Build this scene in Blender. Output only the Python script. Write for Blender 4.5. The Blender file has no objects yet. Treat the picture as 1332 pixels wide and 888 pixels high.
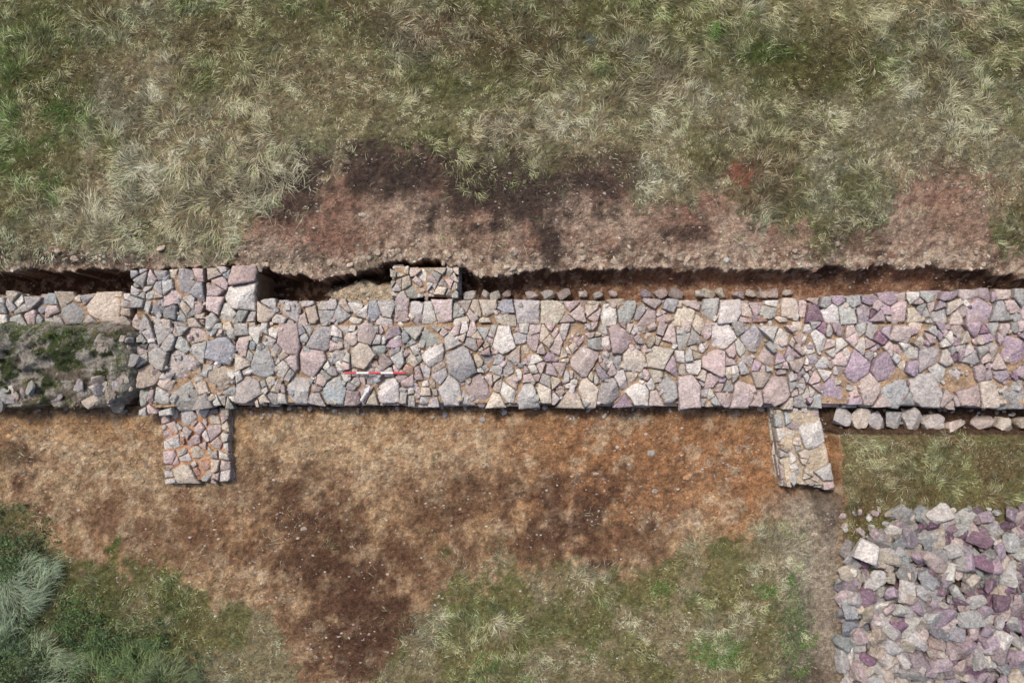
import bpy, bmesh, math, numpy as np
from mathutils import Vector, Euler
rs = np.random.RandomState(7)
S = 80.0; CAMZ = 12.0
# ---------------- plan units: 80 per metre -----------------
def W(px, py, z=0.0):
    k = (CAMZ - z) / CAMZ
    return ((px - 666) / S * k, (444 - py) / S * k)
def toplan(X, Y):
    return X * S + 666, 444 - Y * S
# ---------------- noise ----------------
TAB = rs.rand(256, 256)
def vnoise(x, y, seed=0):
    x = x + seed * 17.31; y = y + seed * 9.77
    xi = np.floor(x).astype(int); yi = np.floor(y).astype(int)
    fx = x - xi; fy = y - yi
    fx = fx * fx * (3 - 2 * fx); fy = fy * fy * (3 - 2 * fy)
    a = TAB[xi & 255, yi & 255]; b = TAB[(xi + 1) & 255, yi & 255]
    c = TAB[xi & 255, (yi + 1) & 255]; d = TAB[(xi + 1) & 255, (yi + 1) & 255]
    return (a * (1 - fx) + b * fx) * (1 - fy) + (c * (1 - fx) + d * fx) * fy
def fbm(x, y, scale, octs=4, seed=0):
    s = 0; a = 1; t = 0
    x = np.asarray(x, float) / scale; y = np.asarray(y, float) / scale
    for o in range(octs):
        s = s + a * vnoise(x, y, seed + o * 3.1); t += a; a *= .58
        x, y = x * 1.7 + y * 1.05, y * 1.7 - x * 1.05
    return s / t
def ss(a, b, x):
    t = np.clip((x - a) / (b - a), 0, 1); return t * t * (3 - 2 * t)
def blob(x, y, cx, cy, rx, ry, rot=0, soft=.45, warp=.8, ws=45, seed=5):
    r = math.radians(rot); dx = x - cx; dy = y - cy
    u = (dx * math.cos(r) + dy * math.sin(r)) / rx; v = (-dx * math.sin(r) + dy * math.cos(r)) / ry
    d = np.sqrt(u * u + v * v) + (fbm(x, y, ws, 5, seed + cx * .013) - .5) * 2 * warp
    return 1 - ss(1 - soft, 1 + soft, d)
def mix(a, b, t):
    t = np.asarray(t)[..., None]; return a * (1 - t) + np.asarray(b) * t

XE = [-150, 0, 170, 300, 345, 400, 440, 505, 560, 600, 640, 700, 800, 1000, 1180, 1260, 1332, 1500]
YE = [351, 351, 349, 347, 350, 360, 359, 340, 337, 349, 358, 352, 349, 351, 345, 350, 360, 360]
def edgeN(x):
    return np.interp(x, XE, YE) + (fbm(x, x * 0 + 3, 16, 5, 2) - .5) * 20
def in_x(x): return (x > -150) & (x < 1500)
def turf_mask(x, y):
    n = (fbm(x, y, 25, 3, 9) - .5) * 30
    right = 184 - ((y - 472) / 62.) ** 2 * 22
    m = ss(0, 14, right + n * .7 - x) * ss(0, 10, y - (416 + n * .5)) * ss(0, 5, 531 + n * .3 - y) * (x > -150)
    return m
def heapf(x, y):
    return blob(x, y, 1305, 832, 210, 148, 12, .35, .22, 40, 3)
def height(x, y):
    x = np.asarray(x, float); y = np.asarray(y, float)
    n1 = fbm(x, y, 110, 3, 1) - .5; n2 = fbm(x, y, 14, 3, 4) - .5; n3 = fbm(x, y, 40, 3, 14) - .5; n4 = fbm(x, y, 5, 2, 24) - .5
    near = in_x(x)
    h = n1 * .12 + n2 * .06 + n3 * .08 + n4 * .04
    e = edgeN(x)
    dn = e - y
    h = h - .12 * ss(70, 0, dn) * near
    fl = -.38 * (1 - ss(630, 800, y + n1 * 80)) + n2 * .05 + n3 * .05 + n4 * .045
    fmask = near * (y > 527) * (1 - ss(985, 1075, x + n3 * 40 - 70 * ss(720, 600, y)))
    h = np.where(near & (y > 527), h * (1 - fmask) + fl * fmask, h)
    east = near & (x > 1068) & (y > 524)
    led = 561 + (fbm(x, y, 20, 3, 8) - .5) * 12
    h = np.where(east, np.where(y < led, -.36 + n2 * .04, -.06 + n2 * .03 + n1 * .08 - .05 * ss(20, 0, y - led)), h)
    cw = (x > 985) & (x < 1092) & (y > 524)
    h = np.where(cw, h + (-.40 + n2 * .03 - h) * ss(985, 1004, x) * ss(668, 632, y), h)
    h = np.where(near & (y >= 389) & (y <= 530), -.5, h)
    dp = np.interp(x, [-150, 172, 330, 360, 400, 540, 600, 700, 1100, 1500], [-1.0, -1.0, -1.0, -1.0, -.85, -.85, -.8, -.6, -.48, -.45])
    tr = near & (y > e) & (y < 396)
    side = ss(0, 16, y - e)
    h = np.where(tr, -.15 + (dp + .15) * np.where(x < 600, ss(0, 5, y - e), .4 * ss(0, 3, y - e) + .6 * side) + n2 * .06 + n4 * .03, h)
    sp = blob(x, y, 472, 382, 62, 20, -3, .25, .35, 20)
    h = np.where((y > e + 4) & (y < 396) & near, h + .45 * sp, h)
    tm = turf_mask(x, y)
    h = np.where(tm > .02, -.35 + (.43 + n2 * .25 + n3 * .25 + n4 * .06) * tm ** .5, h)
    h = h + .17 * heapf(x, y) * (x > 1080)
    return h
def densN(x, y):
    b = np.interp(x, [0, 290, 335, 400, 470, 540, 600, 650, 720, 790, 830, 900, 960, 1050, 1100, 1150, 1190, 1240, 1275, 1300, 1332],
                     [335, 328, 270, 228, 198, 190, 220, 232, 236, 218, 258, 258, 272, 300, 312, 280, 228, 215, 255, 318, 322])
    b = b + (fbm(x, y, 50, 4, 11) - .5) * 80 + (fbm(x, y, 9, 2, 12) - .5) * 40
    return ss(26, -16, y - b)
def density(x, y):
    x = np.asarray(x, float); y = np.asarray(y, float)
    e = edgeN(x)
    d = densN(x, y) * (y < e - 2)
    d = np.maximum(d, .14 * (y < e - 8) * (fbm(x, y, 16, 3, 13) > .56))
    d = d * (1 - .75 * blob(x, y, 500, 215, 110, 38)) * (1 - .6 * blob(x, y, 770, 225, 60, 35)) * (1 - .8 * blob(x, y, 962, 228, 16, 18))
    b = np.interp(x, [-200, 0, 60, 150, 300, 345, 400, 480, 520, 570, 650, 740, 880, 960, 1010, 1060], [640, 655, 695, 735, 765, 800, 900, 870, 805, 750, 735, 735, 730, 700, 650, 640])
    b = b + (fbm(x, y, 60, 4, 21) - .5) * 90 + (fbm(x, y, 9, 2, 12) - .5) * 46
    ds = ss(-20, 40, y - b) * 1.0 * ss(1068, 1040, x)
    ds = ds * (.5 + .5 * ss(.40, .52, fbm(x, y, 22, 4, 32)))
    ds = np.maximum(ds, .12 * ss(.54, .6, fbm(x, y, 26, 4, 31)) * (y > 590) * (x < 1060))
    ds = ds * (1 - .85 * blob(x, y, 445, 790, 70, 90)) * (1 - .75 * ss(720, 660, y) * (x > 300))
    er = ss(562, 572, y) * ss(1088, 1098, x + (fbm(x, y, 20, 2, 3) - .5) * 16 - np.interp(y, [560, 640, 888], [0, 6, 22]))
    er = er * (1 - .8 * ss(.4, .9, heapf(x, y)))
    d = np.where(y > 527, np.maximum(ds, er), d)
    d = np.where((y > e - 2) & (y <= 527) & in_x(x), 0, d)
    tm = turf_mask(x, y)
    d = np.where(tm > .3, .75 * (fbm(x, y, 22, 3, 17) > .47) + .05, d)
    return d
STRAW = np.array([.59, .53, .345]); OLIVE = np.array([.255, .265, .11]); GREEN = np.array([.12, .21, .05]); BROWN = np.array([.24, .17, .10]); GREYG = np.array([.45, .45, .32])
def grasscol(x, y):
    n = fbm(x, y, 130, 5, 41); m = fbm(x, y, 45, 4, 42)
    c = mix(np.broadcast_to(STRAW, x.shape + (3,)), GREYG, ss(.35, .6, m))
    g = ss(.43, .6, n + .09 * blob(x, y, 40, 60, 240, 190) + .05 * (y < 120))
    c = mix(c, OLIVE, .72 * g)
    c = mix(c, GREEN, .7 * blob(x, y, 20, 130, 100, 130) * ss(.42, .6, m)); c = mix(c, GREEN, .4 * ss(.54, .64, fbm(x, y, 38, 4, 49)) * (y < 200))
    c = mix(c, OLIVE * .8, .85 * blob(x, y, 1060, 85, 110, 35, 10)); c = mix(c, OLIVE, .6 * blob(x, y, 820, 20, 120, 30)); c = mix(c, OLIVE, .5 * blob(x, y, 1230, 60, 120, 40))
    c = mix(c, GREEN, .6 * blob(x, y, 1000, 70, 40, 14)); c = mix(c, GREEN, .6 * blob(x, y, 935, 38, 10, 10))
    c = mix(c, STRAW * 1.15, .8 * blob(x, y, 270, 240, 100, 90, -40)); c = mix(c, STRAW * 1.05, .6 * blob(x, y, 430, 130, 100, 55))
    c = mix(c, STRAW * 1.05, .55 * blob(x, y, 800, 150, 220, 50)); c = mix(c, STRAW, .55 * blob(x, y, 1200, 170, 130, 60))
    c = mix(c, STRAW * [1, 1.03, .9], .7 * blob(x, y, 1130, 10, 90, 28)); c = mix(c, OLIVE, .6 * blob(x, y, 630, 95, 90, 40))
    c = mix(c, BROWN, .45 * blob(x, y, 960, 235, 80, 40)); c = mix(c, BROWN * .7, .55 * blob(x, y, 620, 50, 140, 36, 8)); c = mix(c, OLIVE * .8, .5 * blob(x, y, 100, 40, 150, 40))
    c = mix(c, BROWN, .42 * ss(.52, .64, fbm(x, y, 60, 5, 47)))
    so = y > 527
    c = np.where((so & (x > 1085))[..., None], mix(mix(c, OLIVE * .9, .65 + 0 * x), BROWN * .9, .5 * ss(.46, .6, fbm(x, y, 40, 3, 44))), c)
    c = np.where((so & (x < 1085))[..., None], mix(mix(STRAW * .88 + 0 * c, GREYG * .95, .5 + 0 * x), mix(np.broadcast_to(OLIVE * 1.1, c.shape), GREEN, .6 * ss(.45, .62, m)), .8 * ss(.42, .56, fbm(x, y, 50, 4, 45))), c)
    bl = blob(x, y, 20, 840, 220, 140)
    c = mix(c, GREEN * .75, .7 * bl * so)
    tm = turf_mask(x, y)
    c = np.where((tm > .1)[..., None], mix(np.broadcast_to(BROWN * .9, c.shape), GREEN * .8, ss(.4, .6, fbm(x, y, 30, 3, 46))), c)
    return c
def groundcol(x, y):
    x = np.asarray(x, float); y = np.asarray(y, float)
    g = grasscol(x, y) * np.array([.50, .46, .40])
    f1 = fbm(x, y, 60, 5, 51); f2 = fbm(x, y, 7, 4, 52); f3 = fbm(x, y, 18, 5, 59); f5 = fbm(x, y, 3.5, 2, 62)
    e = edgeN(x)
    tan = mix(mix(np.broadcast_to(np.array([.39, .25, .175]), g.shape), [.52, .37, .27], ss(.4, .6, f1)), [.32, .165, .115], .65 * ss(.5, .66, fbm(x, y, 35, 4, 53)))
    tan = mix(tan, [.64, .50, .37], .8 * ss(48, 6, e - y) * ss(.38, .54, f2)); tan = mix(tan, [.12, .085, .065], .6 * ss(.55, .65, f3))
    dk = np.array([.075, .052, .042])
    gn = densN(x, y)
    cN = mix(tan, g, ss(.15, .8, gn))
    for (cx, cy, rx, ry, k) in [(500, 218, 125, 36, .92), (365, 258, 70, 34, .8), (680, 258, 110, 34, .92), (790, 222, 40, 30, .7), (715, 318, 15, 30, .9), (895, 300, 30, 15, .8), (1120, 305, 50, 22, .4), (340, 335, 50, 12, .5), (590, 235, 120, 32, .7), (60, 338, 160, 8, .7)]:
        cN = mix(cN, dk, k * blob(x, y, cx, cy, rx, ry, 0, .55, 1.3, 22))
    cN = mix(cN, [.33, .20, .14], .6 * blob(x, y, 1240, 255, 70, 45)); cN = mix(cN, [.34, .11, .075], .6 * blob(x, y, 962, 228, 15, 17, 0, .7, 1.8, 8))
    cN = mix(cN, [.10, .07, .05], .6 * blob(x, y, 1297, 48, 16, 12, 0, .4, .8, 10)); cN = mix(cN, [.13, .15, .12], .7 * blob(x, y, 768, 50, 14, 9, 40, .4, .8, 10))
    fl = mix(np.broadcast_to(np.array([.50, .295, .15]), g.shape), [.57, .375, .21], ss(.4, .62, f1))
    fl = mix(fl, [.43, .205, .095], .8 * blob(x, y, 860, 610, 270, 95, 0, .6)); fl = mix(fl, [.66, .475, .29], .6 * blob(x, y, 420, 610, 220, 66, 0, .6))
    fl = mix(fl, [.45, .305, .18], .6 * ss(650, 760, y)); fl = mix(fl, [.55, .405, .26], .5 * blob(x, y, 100, 640, 160, 60))
    fl = mix(fl, [.25, .135, .075], .65 * ss(.47, .60, fbm(x, y, 22, 6, 55)) * ss(560, 670, y)); fl = mix(fl, [.70, .54, .36], .5 * ss(.54, .66, f3))
    fl = mix(fl, [.27, .145, .08], .5 * ss(.53, .63, fbm(x, y, 12, 4, 61)))
    dk2 = np.array([.115, .058, .036])
    for (cx, cy, rx, ry, rot, k) in [(765, 690, 66, 50, 0, .88), (455, 800, 58, 105, -20, .92), (395, 700, 50, 80, -30, .72), (560, 672, 46, 26, 10, .55), (630, 660, 40, 34, 0, .55), (250, 700, 70, 26, 10, .5), (330, 655, 90, 26, 15, .4), (690, 635, 170, 22, 0, .35), (5, 600, 20, 30, 0, .8), (500, 850, 50, 60, 0, .7), (860, 720, 60, 24, 0, .45), (170, 790, 60, 50, 0, .35), (150, 690, 80, 20, 12, .4), (560, 735, 60, 30, 0, .5), (660, 725, 50, 20, 0, .45)]:
        fl = mix(fl, dk2, k * blob(x, y, cx, cy, rx, ry, rot, .8, 1.7, 16))
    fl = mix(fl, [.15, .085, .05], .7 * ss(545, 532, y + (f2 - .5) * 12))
    den = density(x, y)
    cS = mix(fl, g * [1.15, 1.12, 1.05], .88 * ss(.05, .55, den))
    gry = mix(np.broadcast_to(np.array([.42, .365, .285]), g.shape), [.24, .19, .145], ss(.4, .6, f1))
    cS = mix(cS, gry, .8 * ss(985, 1045, x + (f1 - .5) * 60) * ss(630, 660, y) * (x < 1500) * (1 - ss(1085, 1105, x)))
    cS = mix(cS, [.10, .08, .06], .6 * blob(x, y, 1080, 660, 16, 40, 0, .5, .8, 20)); cS = mix(cS, [.12, .10, .07], .5 * blob(x, y, 1040, 850, 26, 60, 0, .5, .9, 20))
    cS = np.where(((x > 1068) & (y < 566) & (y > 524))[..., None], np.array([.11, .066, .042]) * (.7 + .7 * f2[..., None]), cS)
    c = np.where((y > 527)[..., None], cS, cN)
    tr = (y > e) & (y <= 527) & in_x(x)
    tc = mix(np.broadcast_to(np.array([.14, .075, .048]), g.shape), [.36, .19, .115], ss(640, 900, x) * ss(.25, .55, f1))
    tc = mix(tc, [.42, .28, .19], .6 * (f2 > .57))
    tc = mix(tc, [.60, .48, .34], .95 * blob(x, y, 472, 382, 62, 20, -3, .25, .35, 20))
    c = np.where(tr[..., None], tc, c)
    tm = turf_mask(x, y)
    tcol = mix(mix(np.broadcast_to(np.array([.20, .165, .125]), g.shape), [.065, .08, .033], ss(.42, .56, fbm(x, y, 26, 4, 57))), [.44, .40, .35], .8 * ss(.50, .60, fbm(x, y, 13, 5, 58) + .10 * ss(80, 170, x) + .06 * ss(490, 525, y)))
    c = np.where((tm > .05)[..., None], tcol, c)
    c = mix(c, [.10, .09, .06], .75 * ss(.2, .7, heapf(x, y)) * (x > 1080))
    c = c * (.34 + .85 * f2[..., None] + .46 * f5[..., None])
    return np.clip(c, .01, .9)

# ---------------- mesh helper ----------------
def make_mesh(name, V, faces, C, mat, smooth=False):
    me = bpy.data.meshes.new(name)
    V = np.asarray(V, np.float32)
    me.vertices.add(len(V)); me.vertices.foreach_set("co", V.ravel())
    faces = [np.asarray(f, np.int32) for f in faces if len(f)]
    tot = np.concatenate([np.full(len(f), f.shape[1], np.int32) for f in faces])
    idx = np.concatenate([f.ravel() for f in faces])
    st = np.concatenate([[0], np.cumsum(tot)[:-1]]).astype(np.int32)
    me.loops.add(len(idx)); me.loops.foreach_set("vertex_index", idx)
    me.polygons.add(len(tot)); me.polygons.foreach_set("loop_start", st); me.polygons.foreach_set("loop_total", tot)
    me.polygons.foreach_set("use_smooth", np.full(len(tot), smooth))
    me.update(calc_edges=True)
    ca = me.color_attributes.new("Col", 'FLOAT_COLOR', 'POINT')
    C4 = np.ones((len(V), 4), np.float32); C4[:, :3] = C
    ca.data.foreach_set("color", C4.ravel())
    me.materials.append(mat)
    ob = bpy.data.objects.new(name, me); bpy.context.collection.objects.link(ob)
    return ob
class Acc:
    def __init__(s): s.v = []; s.q = []; s.t = []; s.c = []; s.n = 0
    def add(s, V, Q, T, C):
        s.v.append(V); s.c.append(np.broadcast_to(C, V.shape).copy())
        if Q is not None and len(Q): s.q.append(Q + s.n)
        if T is not None and len(T): s.t.append(T + s.n)
        s.n += len(V)
    def build(s, name, mat, smooth=False):
        f = []
        if s.q: f.append(np.concatenate(s.q))
        if s.t: f.append(np.concatenate(s.t))
        return make_mesh(name, np.concatenate(s.v), f, np.concatenate(s.c), mat, smooth)

# ---------------- materials ----------------
def material(name, scales, lo, hi, bump=.4, bscale=40, bdist=.02, rough=.9, dust=None, speck=None):
    m = bpy.data.materials.new(name); m.use_nodes = True
    nt = m.node_tree; N = nt.nodes; L = nt.links
    b = N["Principled BSDF"]; b.inputs["Roughness"].default_value = rough
    b.inputs["Specular IOR Level"].default_value = .15
    at = N.new("ShaderNodeAttribute"); at.attribute_name = "Col"
    geo = N.new("ShaderNodeNewGeometry")
    cur = at.outputs["Color"]
    for i, sc in enumerate(scales):
        n = N.new("ShaderNodeTexNoise"); n.inputs["Scale"].default_value = sc; n.inputs["Detail"].default_value = 4; n.inputs["Roughness"].default_value = .7
        L.new(geo.outputs["Position"], n.inputs["Vector"])
        mr = N.new("ShaderNodeMapRange"); mr.inputs["From Min"].default_value = .33; mr.inputs["From Max"].default_value = .67
        mr.inputs["To Min"].default_value = lo; mr.inputs["To Max"].default_value = hi
        L.new(n.outputs["Fac"], mr.inputs["Value"])
        vm = N.new("ShaderNodeVectorMath"); vm.operation = 'SCALE'
        L.new(cur, vm.inputs[0]); L.new(mr.outputs[0], vm.inputs["Scale"]); cur = vm.outputs[0]
    for spec in [dust, speck]:
        if spec:
            sc, a, bb, col, fac = spec
            n = N.new("ShaderNodeTexNoise"); n.inputs["Scale"].default_value = sc; n.inputs["Detail"].default_value = 4
            L.new(geo.outputs["Position"], n.inputs["Vector"])
            mr = N.new("ShaderNodeMapRange"); mr.inputs["From Min"].default_value = a; mr.inputs["From Max"].default_value = bb; mr.inputs["To Max"].default_value = fac
            L.new(n.outputs["Fac"], mr.inputs["Value"])
            mx = N.new("ShaderNodeMix"); mx.data_type = 'RGBA'
            L.new(mr.outputs[0], mx.inputs[0]); L.new(cur, mx.inputs[6]); mx.inputs[7].default_value = (*col, 1)
            cur = mx.outputs[2]
    L.new(cur, b.inputs["Base Color"])
    if bump:
        n = N.new("ShaderNodeTexNoise"); n.inputs["Scale"].default_value = bscale; n.inputs["Detail"].default_value = 5; n.inputs["Roughness"].default_value = .7
        L.new(geo.outputs["Position"], n.inputs["Vector"])
        bp = N.new("ShaderNodeBump"); bp.inputs["Strength"].default_value = bump; bp.inputs["Distance"].default_value = bdist
        L.new(n.outputs["Fac"], bp.inputs["Height"]); L.new(bp.outputs[0], b.inputs["Normal"])
    return m
M_ground = material("soil_and_turf", [14, 45], .64, 1.36, 1.0, 24, .09, .95)
M_stone = material("wall_stone", [7, 28], .78, 1.22, .8, 18, .06, .88, dust=(4, .5, .68, (.54, .42, .32), .32), speck=(30, .6, .7, (.68, .64, .60), .45))
M_rubble = material("rubble_stone", [7, 28], .76, 1.24, .8, 20, .05, .85, speck=(26, .6, .7, (.6, .56, .53), .45))
M_blade = material("dry_grass", [3], .88, 1.12, 0, rough=.8)
M_leaf = material("leaf", [6], .8, 1.2, 0, rough=.6)

# ---------------- ground ----------------
def axis(a, b, step):
    f = list(np.arange(a, b + 1e-6, step)); g = []; d = step; p = b
    while p < 450: d *= 1.22; p += d; g.append(p)
    h = []; d = step; p = a
    while p > -450: d *= 1.22; p -= d; h.append(p)
    return np.array(h[::-1] + f + g)
gx = axis(-9.4, 9.4, .0205); gy = axis(-6.5, 6.5, .0205)
GX, GY = np.meshgrid(gx, gy)
PX, PY = toplan(GX, GY)
HZ = height(PX, PY); GC = groundcol(PX, PY)
V = np.stack([GX, GY, HZ], -1).reshape(-1, 3)
nx, ny = len(gx), len(gy)
I = np.arange(nx * ny).reshape(ny, nx)
Q = np.stack([I[:-1, :-1], I[:-1, 1:], I[1:, 1:], I[1:, :-1]], -1).reshape(-1, 4)
make_mesh("ground", V, [Q], GC.reshape(-1, 3), M_ground, True)

# ---------------- stones ----------------
PAL = dict(grey=(.52, .49, .465), pink=(.62, .495, .465), beige=(.65, .55, .455), purple=(.49, .385, .425), blue=(.42, .425, .43), rust=(.50, .34, .26), dpurple=(.31, .19, .25), pale=(.74, .68, .625))
def pick(w):
    k = list(w); p = np.array([w[i] for i in k], float); p /= p.sum()
    c = np.array(PAL[k[rs.choice(len(k), p=p)]])
    return np.clip(c * rs.uniform(.72, 1.10) + rs.uniform(-.015, .015, 3), .05, .78)
MA = 30
TH = np.linspace(-np.pi, np.pi, MA, endpoint=False)
FR = [.3, .58, .8, .93, 1.0, 1.02, .98]
nr = len(FR)
_q = []
for r in range(nr - 1):
    for i in range(MA):
        j = (i + 1) % MA
        _q.append((1 + r * MA + i, 1 + (r + 1) * MA + i, 1 + (r + 1) * MA + j, 1 + r * MA + j))
SQ = np.array(_q); ST = np.array([(0, 1 + i, 1 + (i + 1) % MA) for i in range(MA)])
def stone(acc, poly, zt, depth, col, gap=.008, tilt=.22, bev=.028):
    poly = np.asarray(poly, float)
    x_, y_ = poly[:, 0], poly[:, 1]; cr = x_ * np.roll(y_, -1) - np.roll(x_, -1) * y_; ar = cr.sum() / 2
    if abs(ar) < 4e-4: return
    c = np.array([((x_ + np.roll(x_, -1)) * cr).sum(), ((y_ + np.roll(y_, -1)) * cr).sum()]) / (6 * ar)
    e = np.roll(poly, -1, 0) - poly; ln = np.linalg.norm(e, axis=1) + 1e-9
    n = np.stack([e[:, 1], -e[:, 0]], 1) / ln[:, None]
    d = ((poly - c) * n).sum(1)
    if d.mean() < 0: n = -n; d = -d
    d = d[ln > .012] - gap * rs.uniform(-.5, 2.2, (ln > .012).sum()); n = n[ln > .012]
    if len(d) < 3 or d.min() < .006: return
    for k in range(rs.randint(0, 3)):
        a = rs.rand() * 6.283; u = np.array([math.cos(a), math.sin(a)]); r0 = (d / np.maximum(n @ u, 1e-3)).min()
        n = np.vstack([n, u]); d = np.append(d, r0 * rs.uniform(.84, .99))
    o = np.argsort(np.arctan2(n[:, 1], n[:, 0])); n = n[o]; d = d[o]
    th = TH + rs.rand() * .2
    used = set()
    for i in range(len(n)):
        j = (i + 1) % len(n); det = n[i, 0] * n[j, 1] - n[i, 1] * n[j, 0]
        if abs(det) < .05: continue
        q = np.array([(d[i] * n[j, 1] - d[j] * n[i, 1]) / det, (n[i, 0] * d[j] - n[j, 0] * d[i]) / det])
        ph = math.atan2(q[1], q[0]); dd = np.abs((th - ph + np.pi) % (2 * np.pi) - np.pi); k = int(np.argmin(dd))
        if k not in used and dd[k] < .12: used.add(k); th[k] += (ph - th[k] + np.pi) % (2 * np.pi) - np.pi
    U = np.stack([np.cos(th), np.sin(th)], 1)
    dn = U @ n.T
    r = np.where(dn > 1e-3, d / np.maximum(dn, 1e-3), 9).min(1)
    r *= 1 + rs.uniform(-.035, .035, MA)
    rm = np.median(r); r = np.minimum(r, rm * 1.75)
    size = r.mean()
    npl = rs.randint(2, 5); ps = rs.normal(0, tilt, (npl, 2)); po = rs.uniform(0, .012, npl) + np.linalg.norm(ps, axis=1) * size * .3
    ps[0] *= .6
    bev = min(bev, size * .36) * rs.uniform(.6, 1.2)
    def zt_(p): return (p @ ps.T + po).min(1)
    vs = [np.array([[0., 0, zt_(np.zeros((1, 2)))[0]]])]
    for k, f in enumerate(FR):
        p = U * (r * f)[:, None]
        z = zt_(U * (r * min(f, 1))[:, None])
        if k == 2: z = z - bev * .06
        if k == 3: z = z - bev * .32
        if k == 4: z = z - bev
        if k == 5: z = z - bev - depth * .45
        if k == 6: z = z * 0 - depth
        if k < 5: z = z + rs.uniform(-.004, .004, MA)
        if k == 5: p = p * (1 + rs.uniform(-.03, .02, (MA, 1)))
        vs.append(np.column_stack([p, z]))
    V = np.concatenate(vs); V[:, :2] += c; V[:, 2] += zt
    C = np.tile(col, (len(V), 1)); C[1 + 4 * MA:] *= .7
    C *= rs.uniform(.92, 1.08, (len(V), 1))
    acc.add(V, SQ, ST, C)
def clip(poly, n, o):
    out = []; m = len(poly)
    for i in range(m):
        a = poly[i]; b = poly[(i + 1) % m]
        da = a[0] * n[0] + a[1] * n[1] - o; db = b[0] * n[0] + b[1] * n[1] - o
        if da <= 0: out.append(a)
        if (da < 0 < db) or (db < 0 < da):
            t = da / (da - db); out.append((a[0] + (b[0] - a[0]) * t, a[1] + (b[1] - a[1]) * t))
    return out
def area(p):
    p = np.asarray(p); return abs((p[:, 0] * np.roll(p[:, 1], -1) - np.roll(p[:, 0], -1) * p[:, 1]).sum()) / 2
def split(pl, target, out, lvl=0):
    if len(pl) < 3: return
    a = area(pl)
    if a < 30: return
    P = np.array(pl); c = P.mean(0); D = P - c
    wv, ev = np.linalg.eigh(D.T @ D); el = math.sqrt(wv[1] / max(wv[0], 1e-6))
    if lvl > 6 or a < target * rs.uniform(.45, 2.1) * (1 if el < 2.0 else .45): out.append(pl); return
    ax = ev[:, 1]; t = rs.normal(0, .34); n = np.array([ax[0] * math.cos(t) - ax[1] * math.sin(t), ax[0] * math.sin(t) + ax[1] * math.cos(t)])
    q = c + ax * rs.uniform(-.25, .25) * math.sqrt(a)
    split(clip(pl, n, float(q @ n)), target, out, lvl + 1); split(clip(pl, -n, -float(q @ n)), target, out, lvl + 1)
def inside(poly, p):
    s = 0; m = len(poly)
    for i in range(m):
        a = poly[i]; b = poly[(i + 1) % m]
        cr = (b[0] - a[0]) * (p[1] - a[1]) - (b[1] - a[1]) * (p[0] - a[0])
        if s == 0: s = 1 if cr > 0 else -1
        elif cr * s < 0: return False
    return True
def cells(poly, pts, rad, skew=.36):
    P = np.array(pts, float); R = np.array(rad, float); res = []
    for i in range(len(P)):
        pl = [tuple(q) for q in poly]; D = P - P[i]; d2 = (D ** 2).sum(1)
        for j in np.argsort(d2)[1:24]:
            n = D[j]; L = math.sqrt(d2[j]); o = ((P[j] ** 2).sum() - (P[i] ** 2).sum() + R[i] ** 2 - R[j] ** 2) / 2
            if L < 1e-6: continue
            n = n / L; o = o / L
            q = P[i] + n * (o - P[i] @ n)
            key = TAB[(min(i, j) * 7) & 255, (max(i, j) * 13) & 255]; a = (key - .5) * 2 * skew
            ca, sa = math.cos(a), math.sin(a); n2 = np.array([n[0] * ca - n[1] * sa, n[0] * sa + n[1] * ca])
            pl = clip(pl, n2, float(q @ n2))
            if len(pl) < 3: break
        res.append(pl)
    return res
def seeds(poly, rmin, rmax, fixed=(), tries=2500, power=1.6, asp=1.0):
    pts = [list(f[:2]) for f in fixed]; rad = [f[2] for f in fixed]
    xs = [p[0] for p in poly]; ys = [p[1] for p in poly]
    for t in range(tries):
        p = (rs.uniform(min(xs), max(xs)), rs.uniform(min(ys), max(ys)))
        if not inside(poly, p): continue
        r = rmin + (rmax - rmin) * rs.rand() ** power * max(0, 1 - t / tries)
        if pts:
            A = np.array(pts); R = np.array(rad)
            if (np.hypot((A[:, 0] - p[0]) * asp, A[:, 1] - p[1]) < (R + r) * .93).any(): continue
        pts.append(p); rad.append(r)
    return pts, rad
def row(x0, x1, y0, y1, sp, r, jy=2):
    out = []; x = x0 + sp / 2
    while x < x1 - sp * .3:
        t = (x - x0) / (x1 - x0); k = rs.uniform(.6, 1.4); out.append((x, y0 + (y1 - y0) * t + rs.uniform(-jy, jy), r * (.5 + .5 * k)))
        x += sp * k
    return out
def core(acc, quad, zt, zb, col, drop=.035, inset=.03):
    q = [np.array(W(p[0], p[1], zt)) for p in quad]; c = sum(q) / 4
    q = [p + (c - p) / np.linalg.norm(c - p) * inset for p in q]
    w = np.linalg.norm(q[1] - q[0]); h = np.linalg.norm(q[3] - q[0]); nu = max(3, int(w / .03)); nv = max(3, int(h / .03))
    u, v = np.meshgrid(np.linspace(0, 1, nu), np.linspace(0, 1, nv)); u = u[..., None]; v = v[..., None]
    P = (q[0] * (1 - u) + q[1] * u) * (1 - v) + (q[3] * (1 - u) + q[2] * u) * v
    n = fbm(P[..., 0] * 80, P[..., 1] * 80, 9, 3, 71); n2 = fbm(P[..., 0] * 80, P[..., 1] * 80, 40, 3, 75)
    Z = zt - drop + (n - .5) * .05 + (n2 - .5) * .07
    bd = np.zeros((nv, nu), bool); bd[0] = bd[-1] = True; bd[:, 0] = bd[:, -1] = True
    Z = np.where(bd, zb, Z)
    V = np.dstack([P, Z]).reshape(-1, 3)
    I = np.arange(nu * nv).reshape(nv, nu); Q = np.stack([I[:-1, :-1], I[:-1, 1:], I[1:, 1:], I[1:, :-1]], -1).reshape(-1, 4)[:, ::-1]
    C = np.array(col) * (.6 + .8 * fbm(P[..., 0] * 80, P[..., 1] * 80, 14, 4, 72)).reshape(-1, 1)
    acc.add(V, Q, None, C)
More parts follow.
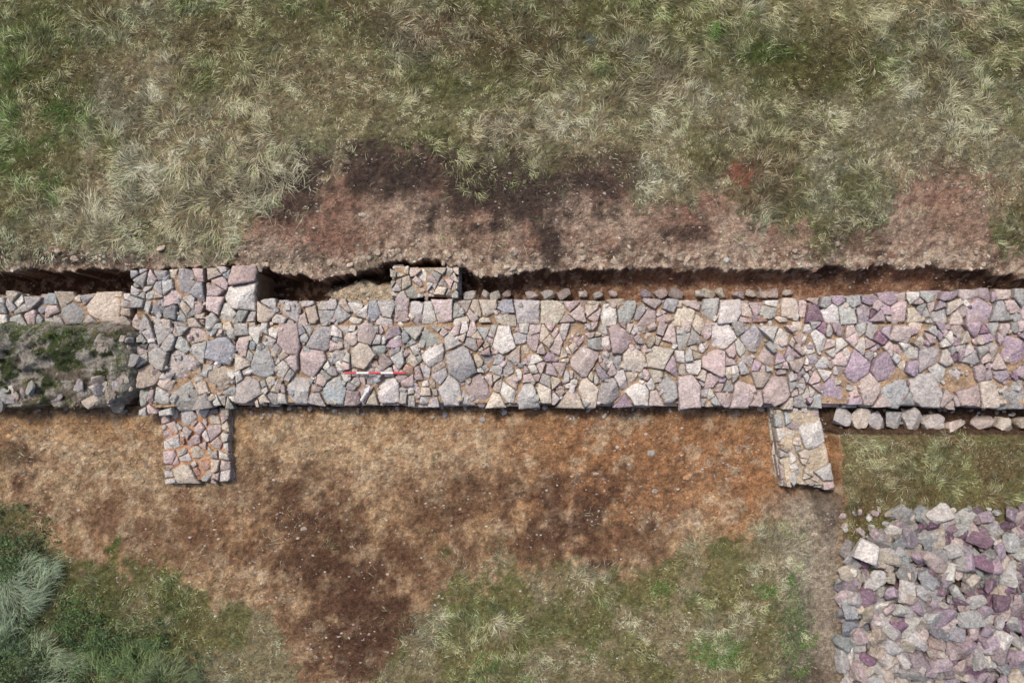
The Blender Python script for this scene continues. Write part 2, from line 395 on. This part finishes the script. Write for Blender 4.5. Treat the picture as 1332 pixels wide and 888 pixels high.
def courses(acc, a, b, zt, zb, pal, inward):
    A = np.array(W(*a, zt)); B = np.array(W(*b, zt)); L = np.linalg.norm(B - A); t = (B - A) / L
    n = np.array(inward, float)
    z = zt - .15
    while z > zb:
        s = 0
        while s < L:
            l = rs.uniform(.16, .4); l = min(l, L - s + .02); o = rs.uniform(-.03, .02)
            if l > .05:
                p0 = A + t * s + n * o; p1 = A + t * (s + l) + n * o
                stone(acc, [p0, p1, p1 + n * .2, p0 + n * .2], z, .13, pick(pal) * .85, .006, .05, .02)
            s += l
        z -= .135
def region(acc, quad, zt, zb, pal, rmin=8, rmax=16, fixed=(), mort=(.42, .285, .18), gap=.006, tilt=.2, depth=.16, jz=.015, palf=None, drop=.068, power=1.6, tries=2500, cq=None, asp=1.0, rag=0, target=330, big=14):
    pts, rad = seeds(quad, rmin, rmax, fixed, tries, power, asp)
    q2 = [(x * asp, y) for x, y in quad]; p2 = [(x * asp, y) for x, y in pts]
    for pl, p, r in zip(cells(q2, p2, rad), pts, rad):
        if len(pl) < 3: continue
        parts = []
        if r >= big and rs.rand() < .75: parts = [pl]
        else: split(pl, target, parts)
        for part in parts:
            z = zt + rs.normal(0, jz)
            pa = palf(*p) if palf else pal
            if rag:
                dy = rs.uniform(-rag, rag); tl = rs.uniform(-.08, .08); mx_ = np.mean([q[0] for q in part])
                part = [(x, y + (dy + tl * (x - mx_) if (y < quad[0][1] + 4 or y > quad[2][1] - 4) else 0)) for x, y in part]
            stone(acc, [W(x / asp, y, zt) for x, y in part], z, depth, pick(pa), gap, tilt)
    core(acc, cq or quad, zt, zb, mort, drop)

PMID = dict(grey=2.8, pink=4.0, beige=2.8, purple=.7, blue=.3, rust=.15, pale=2.6)
PWEST = dict(grey=5, pink=1.2, beige=2.2, blue=1.4, pale=2.0)
PEAST = dict(grey=2.0, pink=4.0, beige=.7, purple=2.8, blue=.3, dpurple=.35, pale=1.4)
PRED = dict(pink=4, beige=3, rust=1, pale=3, grey=1)
PTAN = dict(beige=4, pale=3, grey=2, pink=1)
def palf_main(x, y):
    if x > 960 and rs.rand() < ss(960, 1130, x): return PEAST
    t = np.clip((x - 400) / 350, 0, 1)
    if rs.rand() > t: return PWEST if rs.rand() < .75 else PMID
    return PMID
# main wall
A = Acc()
fx = row(305, 1062, 510, 510, 36, 16, 4) + row(333, 1062, 438, 438, 31, 14, 5) + [(470, 462, 17), (657, 440, 20), (598, 470, 21), (1042, 460, 25), (560, 462, 15), (930, 470, 16), (760, 470, 16), (690, 480, 17), (405, 470, 18)]
fe = row(1066, 1500, 509, 512, 42, 19, 4) + [(1248, 492, 22), (1320, 460, 21), (1150, 480, 17)]
MQ = [(305, 422), (1500, 419), (1500, 530), (305, 527)]
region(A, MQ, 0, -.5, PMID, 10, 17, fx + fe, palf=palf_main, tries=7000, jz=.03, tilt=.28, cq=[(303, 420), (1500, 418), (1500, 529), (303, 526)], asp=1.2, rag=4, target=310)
region(A, [(333, 390), (1040, 390), (1040, 422), (333, 422)], -.05, -.9, PMID, 9, 12, row(333, 1040, 406, 406, 25, 12, 5), tries=900, palf=palf_main, tilt=.2, jz=.02, cq=[(333, 391), (1042, 391), (1042, 425), (333, 425)], rag=3, target=620)
region(A, [(1040, 390), (1180, 377), (1180, 421), (1040, 422)], -.05, -.7, PEAST, 9, 13, row(1040, 1180, 409, 407, 24, 12), tries=900, jz=.025, cq=[(1038, 392), (1182, 379), (1182, 424), (1038, 425)], rag=3, target=400)
region(A, [(1180, 377), (1500, 375), (1500, 419), (1180, 421)], -.05, -.7, PEAST, 9, 13, row(1180, 1500, 405, 404, 28, 13), tries=1200, jz=.025, cq=[(1178, 379), (1500, 377), (1500, 422), (1178, 424)], rag=3, target=400)
courses(A, (305, 528), (1500, 531), 0, -.5, PMID, (0, 1))
courses(A, (333, 391), (1040, 391), -.05, -.8, PMID, (0, -1)); courses(A, (1040, 391), (1180, 378), -.06, -.6, PEAST, (0, -1)); courses(A, (1180, 378), (1500, 376), -.06, -.6, PEAST, (0, -1))
# western part
region(A, [(178, 423), (306, 426), (306, 529), (180, 540)], -.03, -.5, PWEST, 9, 17, [(235, 478, 21), (285, 455, 17), (190, 490, 15), (285, 490, 19), (215, 440, 13), (240, 515, 17)], tilt=.3, jz=.035, cq=[(178, 422), (308, 424), (308, 526), (182, 536)], rag=4, target=330)
region(A, [(170, 351), (265, 350), (265, 428), (170, 428)], -.08, -1.1, PWEST, 9, 15, [(240, 365, 14), (185, 362, 12), (200, 395, 13), (248, 400, 12)], tilt=.3, jz=.03, rag=3, cq=[(171, 352), (265, 352), (265, 432), (171, 432)], target=260)
region(A, [(268, 346), (333, 348), (331, 431), (268, 431)], -.03, -1.1, PWEST, 10, 16, [(315, 358, 16), (312, 384, 19), (284, 372, 13), (318, 418, 15), (275, 355, 9)], tilt=.3, jz=.035, rag=4, target=420)
region(A, [(-150, 382), (171, 382), (171, 424), (-150, 424)], -.14, -1.1, PWEST, 9, 15, [(135, 400, 21), (60, 398, 13), (20, 395, 12)], tilt=.3, jz=.03, rag=4, target=300)
courses(A, (184, 538), (304, 527), -.04, -.45, PWEST, (0, 1)); courses(A, (-150, 383), (170, 383), -.16, -1., PWEST, (0, -1))

# ---------------- loose rocks ----------------
def ico(sub):
    bm = bmesh.new(); bmesh.ops.create_icosphere(bm, subdivisions=sub, radius=1)
    v = np.array([x.co[:] for x in bm.verts]); f = np.array([[q.index for q in y.verts] for y in bm.faces]); bm.free(); return v / np.linalg.norm(v, axis=1)[:, None], f
I4 = ico(4); I3 = ico(3); I2 = ico(2); I1 = ico(1)
def rotm(a, b, c): return np.array(Euler((a, b, c)).to_matrix())
def rock(acc, pos, dims, col, base, rot=None, cuts=5):
    U, F = base
    n = [np.eye(3)[i] * s for i in range(3) for s in (1, -1)]; d = [dims[i] * rs.uniform(.8, 1.1) for i in range(3) for s in (1, 1)]
    n = np.array(n) + rs.normal(0, .2, (6, 3))
    for k in range(cuts):
        u = rs.normal(size=3); u /= np.linalg.norm(u); n = np.vstack([n, u]); d.append(np.linalg.norm(u * dims) * rs.uniform(.85, 1.15))
    n /= np.linalg.norm(n, axis=1)[:, None]; d = np.array(d)
    U2 = U * np.array(dims); U2 = U2 / np.linalg.norm(U2, axis=1)[:, None]
    dn = U2 @ n.T; r = np.where(dn > 1e-3, d / np.maximum(dn, 1e-3), 99).min(1)
    r = np.minimum(r, max(dims) * 1.35)
    V = U2 * r[:, None]
    R = rot if rot is not None else rotm(rs.normal(0, .4), rs.normal(0, .4), rs.uniform(0, 6.28))
    V = V @ R.T + np.array(pos)
    acc.add(V, None, F, np.tile(col, (len(V), 1)))
for i in range(520):
    px = rs.uniform(185, 1400); py = rs.uniform(394, 524) if px > 335 else rs.uniform(355, 524)
    if px > 335 and py < 421: zz = -.07
    elif py < 428: zz = -.11
    else: zz = -.03
    s = rs.uniform(.018, .05); X, Y = W(px, py, zz)
    rock(A, (X, Y, zz), (s * 1.35, s, s * .75), pick(palf_main(px, py)), I2 if s < .035 else I3)
A.build("stone_wall", M_stone)
# footing course
A = Acc()
for s in row(603, 1035, 383, 382, 16, 8, 2):
    if rs.rand() < .12: continue
    z = -.45; sz = rs.uniform(.06, .10); X, Y = W(s[0], s[1], z)
    rock(A, (X, Y, z + rs.normal(0, .02)), (sz * 1.2, sz * .8, sz), pick(PMID) * .66, I3, rotm(0, 0, rs.normal(0, .3)))
A.build("footing_course", M_stone)
# pier
A = Acc()
region(A, [(508, 344), (597, 344), (597, 389), (508, 389)], -.10, -1., PTAN, 8, 11, [(575, 367, 21), (545, 356, 10), (520, 352, 9)], tilt=.3, jz=.035, rag=5, target=170)
courses(A, (508, 389), (508, 344), -.1, -.9, PTAN, (1, 0)); courses(A, (597, 344), (597, 389), -.1, -.9, PTAN, (-1, 0))
A.build("stone_pier", M_stone)
# SW buttress
A = Acc()
region(A, [(209, 534), (297, 531), (300, 627), (214, 630)], -.20, -.5, PRED, 9, 13, [(240, 618, 14), (282, 540, 12), (222, 596, 10), (262, 610, 12), (285, 600, 11)], mort=(.52, .28, .155), tilt=.24, gap=.011, jz=.015, drop=.045, rag=4, target=200)
courses(A, (214, 630), (300, 627), -.2, -.45, PRED, (0, 1)); courses(A, (300, 627), (297, 531), -.2, -.45, PRED, (-1, 0)); courses(A, (209, 534), (214, 630), -.2, -.45, PRED, (1, 0))
A.build("stone_buttress", M_stone)
# SE cross wall
A = Acc()
region(A, [(1006, 529), (1066, 529), (1088, 636), (1020, 632)], -.08, -.5, PTAN, 7, 10, [(1060, 565, 21), (1068, 595, 15), (1076, 615, 14), (1062, 628, 10), (1018, 545, 10), (1080, 630, 9)], mort=(.58, .47, .34), tilt=.28, gap=.012, jz=.035, drop=.035, rag=4, target=150)
courses(A, (1066, 529), (1088, 636), -.08, -.45, PTAN, (-1, 0)); courses(A, (1006, 529), (1020, 632), -.08, -.45, PTAN, (1, 0)); courses(A, (1020, 632), (1088, 636), -.08, -.4, PTAN, (0, 1))
A.build("stone_cross_wall", M_stone)
# east stone row
A = Acc()
x = 1096
PROW = dict(pale=3, beige=3, grey=2)
while x < 1500:
    w = rs.uniform(8, 13.5); h = rs.uniform(10, 14) if x < 1225 else rs.uniform(7, 12); y = 545 + (x - 1096) * .02 + rs.uniform(-3, 3); z = -.24
    if 1235 < x < 1262: h = 5; w = 16; y += 7
    X, Y = W(x, y, z)
    rock(A, (X, Y, z - .05), (w / S * 1.08, h / S * 1.08, .11), pick(PROW) * .92, I4, rotm(rs.normal(0, .1), rs.normal(0, .1), rs.normal(0, .25)), 8)
    x += w * 2 + rs.uniform(2, 7)
for i in range(120):
    px = rs.uniform(1092, 1400); py = rs.uniform(531, 563); s = rs.uniform(.01, .035); X, Y = W(px, py, -.33); rock(A, (X, Y, -.33), (s * 1.3, s, s), pick(PROW) * .6, I2)
A.build("kerb_stone_row", M_stone)

A = Acc()
def ppile(px):
    t = ss(1150, 1270, px)
    return dict(grey=3.4 - 1.4 * t, pink=1.4, beige=1.6 - t, purple=.9 + 2.2 * t, dpurple=.3 + 1.4 * t, pale=1.6 - .8 * t, blue=.6)
for layer, (dz, rmin) in enumerate([(.0, 12), (.08, 15), (.14, 18)]):
    pts = []
    for t in range(3800):
        px = rs.uniform(1095, 1500); py = rs.uniform(666, 980)
        hf = float(heapf(np.array([px]), np.array([py]))[0])
        if hf < .10 + layer * .25 * rs.rand(): continue
        if pts and (np.hypot(np.array(pts)[:, 0] - px, np.array(pts)[:, 1] - py) < rmin * rs.uniform(.7, 1.6)).any(): continue
        pts.append((px, py))
        s = rs.uniform(.07, .15) * (.75 if layer == 0 else 1.0); dims = np.array([s * rs.uniform(1.05, 1.6), s * rs.uniform(.7, 1.0), s * rs.uniform(.4, .7)])
        z = float(height(np.array([px]), np.array([py]))[0]) + .03 + dz * hf + rs.uniform(-.03, .06)
        X, Y = W(px, py, z)
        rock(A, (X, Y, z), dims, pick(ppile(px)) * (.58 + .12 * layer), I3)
for px, py, s in [(1131, 718, .20), (1240, 715, .15), (1235, 745, .15), (1150, 805, .15), (1265, 845, .16), (1190, 790, .14), (1185, 700, .14)]:
    X, Y = W(px, py, .3); rock(A, (X, Y, .22), (s, s * .85, s * .6), pick(ppile(px)) * .85, I4)
for i in range(200):
    px = rs.uniform(1095, 1332); py = rs.uniform(660, 900)
    z = float(height(np.array([px]), np.array([py]))[0]); X, Y = W(px, py, z); s = rs.uniform(.015, .055)
    rock(A, (X, Y, z + .02), (s * 1.3, s, s * .7), pick(ppile(px)) * .8, I2)
A.build("rubble_pile", M_rubble)
A = Acc()
for i in range(45):
    q_x = rs.uniform(415, 530); q_y = rs.uniform(368, 388); z = float(height(np.array([q_x]), np.array([q_y]))[0])
    s = .012 + .05 * rs.rand() ** 3; rock(A, ((q_x - 666) / S, (444 - q_y) / S, z), (s * 1.3, s, s * .6), np.array([.5, .40, .29]) * rs.uniform(.7, 1.2), I2)
for i in range(40):
    px = rs.uniform(125, 190); py = rs.uniform(432, 538)
    if i > 24: px = rs.uniform(-10, 150); py = rs.uniform(498, 526)
    z = float(height(np.array([px]), np.array([py]))[0]); X, Y = W(px, py, z); s = rs.uniform(.03, .11)
    rock(A, (X, Y, z - .01), (s * 1.4, s, s * .5), pick(PTAN) * .68, I3)
for i in range(90):
    px = rs.uniform(190, 1000); py = 530 + 14 * rs.rand() ** 2; z = -.38; X, Y = W(px, py, z); s = .01 + .03 * rs.rand() ** 2
    rock(A, (X, Y, z), (s * 1.4, s, s * .8), pick(PTAN) * .75, I2)
A.build("loose_stones", M_stone)
# pebbles / crumbs
A = Acc()
cand = 66000
cx = rs.uniform(-60, 1392, cand); cy = rs.uniform(190, 900, cand)
dens = density(cx, cy); ed = edgeN(cx)
w = np.where(cy < ed, .4 * (1 - dens) * (cy > 200) + 1.2 * ss(34, 0, ed - cy), 0)
w = np.where(cy > 530, .38 * (1 - dens) * (cx < 1110) + .3 * (cx > 700) * (cx < 1000) * (cy < 700), w)
w = np.where((cy > ed) & (cy < 392), .6, w)
w *= .15 + 1.3 * ss(.42, .65, fbm(cx, cy, 30, 3, 81))
ok = rs.rand(cand) < w
cx = cx[ok]; cy = cy[ok]; ch = height(cx, cy); ed = ed[ok]
gc = groundcol(cx, cy)
for i in range(len(cx)):
    s = .004 + .015 * rs.rand() ** 3
    big = (0 < ed[i] - cy[i] < 30 and rs.rand() < .16)
    if rs.rand() < .004: s = rs.uniform(.02, .045)
    if big: s = .008 + .04 * rs.rand() ** 2.5
    X = (cx[i] - 666) / S; Y = (444 - cy[i]) / S
    col = gc[i] * rs.uniform(.6, 1.6) if rs.rand() < .7 else pick(PTAN) * .75
    if big: col = np.array([.54, .43, .33]) * rs.uniform(.6, 1.15)
    rock(A, (X, Y, ch[i] + s * .1), (s * rs.uniform(1, 1.8), s, s * .6), np.clip(col, .03, .6), I2 if big else I1, None if big else np.eye(3), 2)
for i in range(1800):
    px = rs.uniform(190, 1400); py = rs.uniform(392, 526); z = -.045 - (.04 if py < 421 else 0); X, Y = W(px, py, z); s = .006 + .017 * rs.rand() ** 2
    rock(A, (X, Y, z), (s * 1.3, s, s * .8), pick(PMID) * .9, I1, np.eye(3), 2)
A.build("gravel", M_stone)

# ---------------- grass ----------------
def blades(name, x, y, z, ang, L, wd, lift, col, mat, droop=.5):
    n = len(x)
    dx = np.cos(ang); dy = np.sin(ang); sx = -dy * wd * .5; sy = dx * wd * .5
    hx = L * np.sqrt(np.maximum(1 - lift ** 2, .02)); hz = L * lift
    b = np.stack([x, y, z - .01], 1); side = np.stack([sx, sy, 0 * sx], 1)
    mid = b + np.stack([dx * hx * .45, dy * hx * .45, hz * .75], 1)
    bend = rs.normal(0, .25, n); tx = np.cos(ang + bend); ty = np.sin(ang + bend)
    tip = mid + np.stack([tx * hx * .55, ty * hx * .55, hz * (.25 - droop * .4)], 1)
    V = np.stack([b - side, b + side, mid + side * .8, mid - side * .8, tip], 1).reshape(-1, 3)
    I = np.arange(n)[:, None] * 5
    C = np.repeat(col, 5, 0).reshape(n, 5, 3).copy(); C[:, :2] *= .55; C[:, 4] *= 1.12
    return make_mesh(name, V, [I + np.array([[0, 1, 2, 3]]), I + np.array([[3, 2, 4]])], C.reshape(-1, 3), mat)
n = 1250000
wx = rs.uniform(-9.4, 9.4, n); wy = rs.uniform(-6.6, 6.6, n); px, py = toplan(wx, wy)
cl = fbm(px, py, 10, 3, 91)
ok = rs.rand(n) < density(px, py) * (.12 + .88 * ss(.41, .57, cl)) * .82
wx = wx[ok]; wy = wy[ok]; px = px[ok]; py = py[ok]; cl = cl[ok]; n = len(wx)
flow = fbm(px, py, 110, 3, 92) * 12 + fbm(px, py, 24, 2, 93) * 4.5
ang = flow + rs.normal(0, .6, n)
L = rs.uniform(.045, .15, n) * (.6 + .9 * ss(.4, .6, fbm(px, py, 60, 3, 94)))
L = np.where(blob(px, py, 260, 240, 130, 110) > .3, L * 1.35, L)
L = np.where(py > 527, L * .8, L); L = np.where((px < 200) & (py > 400) & (py < 540), L * .5, L)
col = grasscol(px, py); m = rs.rand(n)
col = col * rs.uniform(.42, 1.5, (n, 1))
col = np.where((m < .13)[:, None], STRAW * rs.uniform(.8, 1.4, (n, 1)), col)
col = np.where((m > .94)[:, None], BROWN * rs.uniform(.4, 1.0, (n, 1)), col)
col = np.where(((m > .84) & (m < .94) & (fbm(px, py, 30, 3, 95) > .49))[:, None], GREEN * rs.uniform(.8, 1.8, (n, 1)), col)
col *= (.5 + .9 * ss(.36, .64, fbm(px, py, 11, 3, 96)))[:, None]
blades("grass", wx, wy, height(px, py), ang, L, rs.uniform(.003, .0075, n), rs.uniform(.12, .5, n), np.clip(col, .02, .8), M_blade)
def leafmass(name, cx, cy, rx, ry, hz, n, cols, size, twigs=60, thr=.5):
    a = rs.uniform(0, 6.283, n); r = np.sqrt(rs.rand(n)); x = cx + rx * r * np.cos(a); y = cy + ry * r * np.sin(a)
    lump = fbm(x, y, 24, 3, 101); dome = np.sqrt(np.maximum(1 - r ** 2, 0)) * hz * (.3 + 1.3 * ss(.3, .7, lump))
    keep = rs.rand(n) < (.12 + 1.0 * ss(thr - .07, thr + .05, fbm(x, y, 30, 4, 103) + .22 * (.6 - r)))
    z = height(x, y) + dome * rs.rand(n) ** .5
    x, y, z = x[keep], y[keep], z[keep]; n = len(x); X = (x - 666) / S; Y = (444 - y) / S
    yaw = rs.uniform(0, 6.283, n); L = rs.uniform(*size, n); lift = rs.uniform(-.5, .5, n)
    d = np.stack([np.cos(yaw), np.sin(yaw), lift], 1); s = np.stack([-np.sin(yaw), np.cos(yaw), rs.uniform(-.4, .4, n)], 1)
    b = np.stack([X, Y, z], 1); Lc = L[:, None]
    V = np.stack([b, b + d * Lc * .5 + s * Lc * .3, b + d * Lc, b + d * Lc * .5 - s * Lc * .3], 1).reshape(-1, 3)
    cl2 = fbm(x, y, 40, 2, 107); ci = np.clip((cl2 * 1.6 - .3 + rs.normal(0, .25, n)) * len(cols), 0, len(cols) - 1).astype(int)
    C = np.array(cols)[ci] * rs.uniform(.5, 1.5, (n, 1)); C = np.repeat(C, 4, 0)
    acc = Acc(); acc.add(V, np.arange(n)[:, None] * 4 + np.array([[0, 1, 2, 3]]), None, C)
    for t in range(twigs):
        a = rs.uniform(0, 6.283); r = rs.rand() * .8; bx, by = W(cx + rx * r * math.cos(a), cy + ry * r * math.sin(a)); q = rs.uniform(0, 6.28); l = rs.uniform(.2, .6)
        p = np.array([bx, by, -.05]); pts = [p]
        for k in range(4): p = p + np.array([math.cos(q) * l / 4, math.sin(q) * l / 4, hz * .3 * (1 - k * .3)]); q += rs.normal(0, .25); pts.append(p)
        tc = np.array([.16, .11, .07]) * rs.uniform(.6, 1.8)
        for k in range(4):
            w_ = .006 * (1 - k * .2); o = np.array([-math.sin(q), math.cos(q), 0]) * w_; u = np.array([0, 0, w_])
            a0, a1 = pts[k], pts[k + 1]
            VV = np.array([a0 - o, a0 + u, a0 + o, a1 - o, a1 + u, a1 + o]); acc.add(VV, np.array([[0, 1, 4, 3], [1, 2, 5, 4], [2, 0, 3, 5]]), None, tc)
    acc.build(name, M_leaf)
DG = [(.018, .032, .016), (.035, .065, .025), (.075, .13, .04), (.11, .155, .075), (.07, .12, .04)]
leafmass("bramble_shrub", 40, 875, 225, 110, .28, 34000, DG, (.02, .045), 260, .5)
leafmass("bramble_shrub", 0, 720, 66, 62, .2, 10000, DG, (.02, .045), 90, .49)
BG = [(.10, .20, .04), (.14, .26, .06), (.08, .14, .04)]
for (cx, cy, rx, ry, h, k) in [(938, 845, 46, 26, .12, 2200), (1042, 820, 26, 66, .15, 2600), (995, 765, 16, 12, .08, 400), (860, 768, 14, 11, .08, 300), (1030, 752, 9, 10, .08, 250), (780, 850, 30, 16, .06, 400), (640, 860, 30, 14, .06, 350), (12, 155, 26, 22, .06, 500), (66, 150, 22, 10, .05, 300), (925, 42, 12, 16, .1, 500), (95, 437, 42, 10, .06, 800), (30, 425, 34, 12, .06, 700), (165, 470, 14, 30, .05, 500)]:
    leafmass("weed_plant", cx, cy, rx, ry, h, k, BG if cy > 500 or cy < 200 else [(.06, .095, .03), (.09, .13, .04)], (.010, .028), 0, .48)
def tussock(cx, cy, rx, ry, n, colr, dirn):
    a = rs.uniform(0, 6.283, n); r = rs.rand(n) ** .6; x = cx + rx * r * np.cos(a); y = cy + ry * r * np.sin(a)
    x = x + (fbm(x, y, 20, 2, 111) - .5) * 40; y = y + (fbm(x, y, 20, 2, 112) - .5) * 40
    ang = dirn + (fbm(x, y, 30, 2, 113) - .5) * 5 + rs.normal(0, .4, n)
    c = np.array(colr) * rs.uniform(.4, 1.5, (n, 1))
    blades("grass_tussock", (x - 666) / S, (444 - y) / S, height(x, y) + .06 + .14 * (1 - r), ang, rs.uniform(.12, .36, n), rs.uniform(.004, .008, n), rs.uniform(.2, .6, n), c, M_blade, 1.2)
tussock(22, 765, 48, 38, 2600, (.31, .38, .25), -.5); tussock(70, 858, 40, 26, 1500, (.31, .37, .22), .3); tussock(150, 850, 60, 30, 1300, (.17, .24, .10), -.8); tussock(10, 830, 34, 26, 1100, (.26, .33, .22), 2.5)
tussock(220, 868, 50, 20, 900, (.2, .24, .12), 0)

# ---------------- ranging pole & arrow ----------------
def plain(name, col, rough=.45):
    m = bpy.data.materials.new(name); m.use_nodes = True; nt = m.node_tree; b = nt.nodes["Principled BSDF"]
    n = nt.nodes.new("ShaderNodeTexNoise"); n.inputs["Scale"].default_value = 40
    mx = nt.nodes.new("ShaderNodeMix"); mx.data_type = 'RGBA'; mx.inputs[6].default_value = (*col, 1); mx.inputs[7].default_value = (*[c * .7 for c in col], 1)
    nt.links.new(n.outputs["Fac"], mx.inputs[0]); nt.links.new(mx.outputs[2], b.inputs["Base Color"]); b.inputs["Roughness"].default_value = rough; return m
MR = plain("red_paint", (.65, .05, .06)); MW = plain("white_paint", (.86, .86, .84)); MB = plain("steel_tip", (.15, .15, .15))
par = bpy.data.objects.new("ranging_pole", None); bpy.context.collection.objects.link(par)
x0, y0 = W(448, 485, .1); x1, y1 = W(527, 484.5, .1)
par.location = (x0, y0, .10)
for i in range(5):
    bpy.ops.mesh.primitive_cylinder_add(radius=.019, depth=(x1 - x0) / 5, vertices=20, location=((i + .5) * (x1 - x0) / 5, 0, 0), rotation=(0, math.pi / 2, 0))
    o = bpy.context.object; o.name = "segment_%d" % (i + 1); o.data.materials.append(MR if i % 2 == 0 else MW); o.parent = par
bpy.ops.mesh.primitive_cone_add(radius1=.018, depth=.05, location=(x1 - x0 + .025, 0, 0), rotation=(0, math.pi / 2, 0)); o = bpy.context.object; o.name = "tip"; o.data.materials.append(MB); o.parent = par
me = bpy.data.meshes.new("north_arrow"); bm = bmesh.new()
vs = [bm.verts.new((x, y, 0)) for x, y in [(-.013, -.14), (.013, -.14), (.016, .03), (.04, .03), (0, .16), (-.04, .03), (-.016, .03)]]
f = bm.faces.new(vs); r = bmesh.ops.extrude_face_region(bm, geom=[f]); [setattr(v.co, 'z', .01) for v in r['geom'] if isinstance(v, bmesh.types.BMVert)]
bmesh.ops.recalc_face_normals(bm, faces=bm.faces); bm.to_mesh(me); bm.free(); me.materials.append(MW)
o = bpy.data.objects.new("north_arrow", me); bpy.context.collection.objects.link(o); X, Y = W(475, 511, .08); o.location = (X, Y, .085); o.rotation_euler = (0, .05, math.radians(-32))

# ---------------- light, world, camera ----------------
el, az = math.radians(56), math.radians(-35)
w = bpy.data.worlds.new("World"); bpy.context.scene.world = w; w.use_nodes = True
nt = w.node_tree; sk = nt.nodes.new("ShaderNodeTexSky"); sk.sky_type = 'NISHITA'; sk.sun_disc = False; sk.sun_elevation = el; sk.sun_rotation = az
sk.dust_density = 4; sk.air_density = 1.0; sk.ozone_density = 1
nt.links.new(sk.outputs[0], nt.nodes["Background"].inputs[0]); nt.nodes["Background"].inputs[1].default_value = .12
sl = bpy.data.lights.new("sun", 'SUN'); sl.energy = 2.6; sl.angle = math.radians(12); sl.color = (1, .95, .88)
so = bpy.data.objects.new("sun", sl); bpy.context.collection.objects.link(so)
dirv = Vector((math.sin(az) * math.cos(el), math.cos(az) * math.cos(el), math.sin(el)))
so.rotation_euler = dirv.to_track_quat('Z', 'Y').to_euler(); so.location = dirv * 20
cam = bpy.data.cameras.new("camera"); cam.sensor_width = 36; cam.lens = 36 * CAMZ / (1332 / S); cam.clip_end = 2000
co = bpy.data.objects.new("camera", cam); bpy.context.collection.objects.link(co); co.location = (0, 0, CAMZ); bpy.context.scene.camera = co
sc = bpy.context.scene; sc.view_settings.view_transform = 'Standard'; sc.view_settings.look = 'None'; sc.view_settings.exposure = 0
print("grass blades", n)
